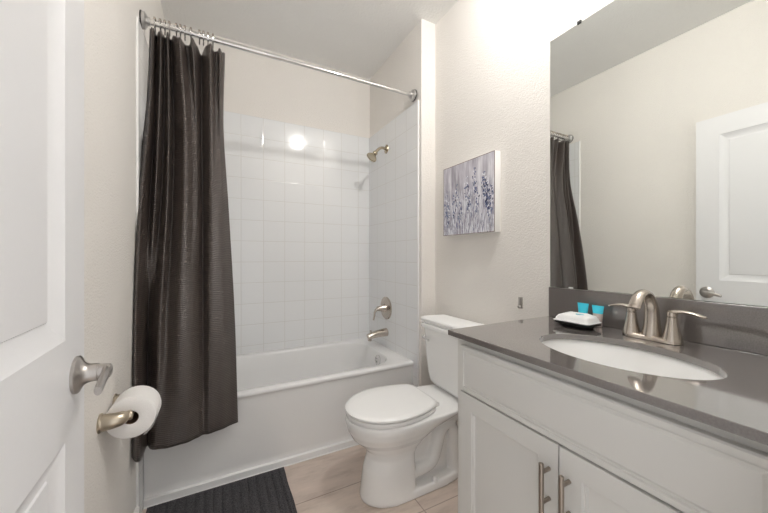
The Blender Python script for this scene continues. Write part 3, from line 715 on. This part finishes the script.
# ------------------------------------------------------------------ picture on the right wall
pic = thing('wall_picture', 'square canvas of blue flower stalks on the wall above the toilet', 'picture', (XR, 1.178, 1.105))
PX = 1.071
b = bx((PX, 0.9993, 1.105), (XR-0.0005, 1.358, 1.464), 0.0012); obj('frame', b, M['canvas_edge'], pic)
b = new(); uvl = b.loops.layers.uv.new('UVMap')
i_ = 0.0035; q = [(1.358-i_, 1.105+i_, 0, 0), (0.9993+i_, 1.105+i_, 1, 0), (0.9993+i_, 1.464-i_, 1, 1), (1.358-i_, 1.464-i_, 0, 1)]
f0 = [b.verts.new((PX-0.0012, y, z)) for y, z, _, _ in q]; f = b.faces.new(f0)
for lp, k in zip(f.loops, q): lp[uvl].uv = (k[2], k[3])
g0 = [b.verts.new((PX-0.0002, y, z)) for y, z, _, _ in q]
for i in range(4): b.faces.new((f0[i], f0[(i+1) % 4], g0[(i+1) % 4], g0[i]))
b.faces.new(g0[::-1]); obj('canvas', b, M['art'], pic, 0)
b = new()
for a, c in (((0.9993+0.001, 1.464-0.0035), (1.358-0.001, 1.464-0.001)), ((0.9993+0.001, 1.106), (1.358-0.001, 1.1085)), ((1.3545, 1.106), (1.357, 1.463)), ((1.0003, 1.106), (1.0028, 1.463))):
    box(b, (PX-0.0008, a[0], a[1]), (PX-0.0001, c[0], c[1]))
obj('painted_gap_shade', b, M['card_gap_shade'], pic, 0)  # solid dark strips stand in for shade between canvas and frame edge
rs = random.Random(11); SZ = 0.352
def stroke(bm, px, py, L, w_, ang):       # one raised lozenge of paint; px from the left edge, py from the bottom, 0..1
    yc = 1.358-i_-px*SZ; zc = 1.105+i_+py*SZ; lift = PX-0.0013-rs.uniform(0.0001, 0.0008); pts = []
    for k in range(6):
        a = PI*k/3; u_ = L*math.cos(a); v_ = w_*math.sin(a)*(1 if k % 2 else 0.8)
        pts.append((yc-(u_*math.sin(ang)+v_*math.cos(ang))*SZ, zc+(u_*math.cos(ang)-v_*math.sin(ang))*SZ))
    pts = [(min(max(y, 0.9993+i_+0.001), 1.358-i_-0.001), min(max(z, 1.105+i_+0.001), 1.464-i_-0.001)) for y, z in pts]
    top = [bm.verts.new((lift, y, z)) for y, z in pts]; lo = [bm.verts.new((PX-0.0012, y, z)) for y, z in pts]
    bm.faces.new(top)
    for k in range(6): bm.faces.new((top[k], lo[k], lo[(k+1) % 6], top[(k+1) % 6]))
stalks = [(0.06, 0.62, .5), (0.11, 0.50, 1), (0.24, 0.58, .5), (0.30, 0.72, .5), (0.37, 0.48, .7), (0.50, 0.80, .8), (0.54, 0.60, 1), (0.66, 0.88, .7), (0.70, 0.62, .9), (0.83, 0.78, 1.5), (0.87, 0.66, 2.0), (0.91, 0.55, 1.5), (0.955, 0.60, .9)]
bs, bw, bd, bn = new(), new(), new(), new()
for k in range(230):
    px = rs.random(); stroke(bs if k % 3 else bw, px, rs.random()**1.3*0.62, rs.uniform(0.03, 0.09), rs.uniform(0.0025, 0.006), rs.uniform(-0.18, 0.18))
for sx_, top_, dn_ in stalks:
    for k in range(int(26*dn_)+8):
        f_ = rs.random(); hgt = top_-0.34*f_; wdt = 0.012+0.030*math.sin(PI*min(1, f_*1.1))
        t_ = (bn if rs.random() < 0.20*dn_ else bd if rs.random() < 0.62 else bw)
        stroke(t_, min(max(sx_+rs.uniform(-wdt, wdt), 0.02), 0.98), hgt, rs.uniform(0.010, 0.024), rs.uniform(0.006, 0.012), rs.uniform(-1.0, 1.0))
for k in range(40): stroke(bd, rs.random(), rs.uniform(0.05, 0.35), rs.uniform(0.02, 0.05), 0.004, rs.uniform(-0.3, 0.3))
M['p1'] = plain('paint_grey_violet', (0.30, 0.29, 0.38), 0.6); M['p2'] = plain('paint_white', (0.82, 0.83, 0.87), 0.6)
M['p3'] = plain('paint_slate_blue', (0.12, 0.15, 0.28), 0.6); M['p4'] = plain('paint_navy', (0.02, 0.028, 0.09), 0.6)
cv = next(o for o in pic.children if o.name.startswith('canvas'))
mb = bmesh.new(); mb.from_mesh(cv.data)
for idx, (bb_, mm_) in enumerate(((bs, 'p1'), (bw, 'p2'), (bd, 'p3'), (bn, 'p4')), 1):
    cv.data.materials.append(M[mm_]); vm = {}
    for v in bb_.verts: vm[v.index if v.index >= 0 else id(v)] = None
    bb_.verts.ensure_lookup_table(); bb_.verts.index_update()
    nv = [mb.verts.new((v.co-Vector(ORG[pic.name]))*H) for v in bb_.verts]
    for f in bb_.faces:
        g_ = mb.faces.new([nv[v.index] for v in f.verts]); g_.material_index = idx
    bb_.free()
mb.to_mesh(cv.data); mb.free()

# small nickel hook on the right wall
hk = (XR, 0.893, 0.83)
t = thing('wall_hook', 'small brushed nickel hook plate on the wall right of the picture', 'hook', hk)
b = bx((XR-0.006, 0.884, 0.783), (XR-0.0005, 0.903, 0.829), 0.0015); obj('plate', b, M['door_nickel'], t)
b = new(); sweep(b, catmull([(XR-0.006, 0.8935, 0.792), (XR-0.012, 0.8935, 0.7865), (XR-0.0165, 0.8935, 0.789), (XR-0.0175, 0.8935, 0.794)], 10), [(0.005, 0.003)]*11, 12, side=(0, 1, 0)); obj('peg', b, M['door_nickel'], t)

# ------------------------------------------------------------------ toilet paper and holder
PZ = 0.566; RXC = -0.2165
th_ = thing('toilet_paper_holder', 'warm nickel two-post toilet paper holder on the left wall', 'toilet paper holder', (XL, 1.128, PZ))
for y0, y1 in ((1.062, 1.079), (1.193, 1.176)):
    b = new(); P0 = Vector((XL, y0, PZ)); tip = Vector((RXC-0.001, y1, PZ+0.001))
    pa = catmull([P0, P0+Vector((0.012, 0, 0)), P0+Vector((0.034, (y1-y0)*0.15, 0.000)), tip+Vector((-0.009, -(y1-y0)*0.35, 0)), tip, tip+Vector((0.007, (y1-y0)*0.2, 0))], 20)
    rad = [interp([(0, 0.0245), (0.05, 0.0245), (0.10, 0.0215), (0.3, 0.0200), (0.5, 0.0180), (0.62, 0.0150), (0.70, 0.0115), (0.8, 0.0130), (0.93, 0.0125), (1.0, 0.006)], i/20) for i in range(21)]
    sweep(b, pa, rad, 24); obj('post', b, M['warm_nickel'], th_)
b = new(); lathe(b, (RXC, 1.080, PZ), (0, 1, 0), [(0, 0.0075), (0.095, 0.0075)], 16); obj('roller', b, M['warm_nickel'], th_)
roll = thing('toilet_paper_roll', 'full white toilet paper roll on the left wall holder', 'toilet paper', (RXC, 1.128, PZ-0.010))
b = new(); RZC = PZ-0.0095; RR = 0.0565; n = 56
def rr_(r, y): return [Vector((RXC+0.0012+r*math.cos(2*PI*k/n), y, RZC+r*math.sin(2*PI*k/n))) for k in range(n)]
Y0, Y1 = 1.084, 1.1715
R = [rr_(0.0178, Y0+0.0006), rr_(0.020, Y0), rr_(RR-0.003, Y0), rr_(RR, Y0+0.002), rr_(RR, Y1-0.002), rr_(RR-0.003, Y1), rr_(0.020, Y1), rr_(0.0178, Y1-0.0006)]
vv = loft(b, R, False, False)
for i in range(n): b.faces.new((vv[-1][i], vv[-1][(i+1) % n], vv[0][(i+1) % n], vv[0][i]))
obj('paper', b, M['paper'], roll, 40)
b = new(); R = [rr_(0.0176, Y0+0.001), rr_(0.0176, Y1-0.001), rr_(0.0168, Y1-0.001), rr_(0.0168, Y0+0.001)]
vv = loft(b, R, False, False)
for i in range(n): b.faces.new((vv[-1][i], vv[-1][(i+1) % n], vv[0][(i+1) % n], vv[0][i]))
obj('core', b, M['card_gap_shade'], roll, 40)
b = new(); pts = []
for k in range(9):
    a = math.radians(8-9*k); rad_ = RR+0.0006+0.0007*k
    pts.append((RXC+0.0012+rad_*math.cos(a), RZC+rad_*math.sin(a)))
loft(b, [[Vector((x, y, z)) for x, z in pts] + [Vector((x-0.0006, y, z)) for x, z in pts[::-1]] for y in (Y0+0.004, Y1-0.003)]); obj('loose_sheet', b, M['paper'], roll, 40)

# ------------------------------------------------------------------ bath mat
MX0, MX1, MY0, MY1 = -0.2545, 0.2675, 0.82, 1.5370
b = new(); nx, ny = 210, 40; G = []
for j in range(ny+1):
    y = MY0+(MY1-MY0)*j/ny; row = []
    for i in range(nx+1):
        x = MX0+(MX1-MX0)*i/nx
        e = min(1, min(x-MX0, MX1-x, y-MY0, MY1-y)/0.006)
        inner_ = min(x-MX0, MX1-x, y-MY0, MY1-y) > 0.016
        z = 0.0035+0.0065*e + (0.0042*1.6*(abs(math.sin(PI*(x-MX0)/0.033))**0.7-0.6) if inner_ else 0) + random.uniform(-.0003, .0003)
        row.append(b.verts.new((x + 0.0012*math.sin(y*30)*(1 if i in (0, nx) else 0), y, max(z, 0.003))))
    G.append(row)
for j in range(ny):
    for i in range(nx): b.faces.new((G[j][i], G[j][i+1], G[j+1][i+1], G[j+1][i]))
edge = [G[0][i] for i in range(nx+1)] + [G[j][nx] for j in range(1, ny+1)] + [G[ny][i] for i in range(nx-1, -1, -1)] + [G[j][0] for j in range(ny-1, 0, -1)]
low_ = [b.verts.new((v.co.x, v.co.y, 0.0005)) for v in edge]
for i in range(len(edge)): b.faces.new((low_[i], low_[(i+1) % len(edge)], edge[(i+1) % len(edge)], edge[i]))
b.faces.new(low_[::-1])
tag(obj('bath_mat', b, M['mat'], None, 60, origin=((MX0+MX1)/2, (MY0+MY1)/2, 0)), 'dark grey ribbed cotton bath mat on the floor along the tub', 'bath mat')
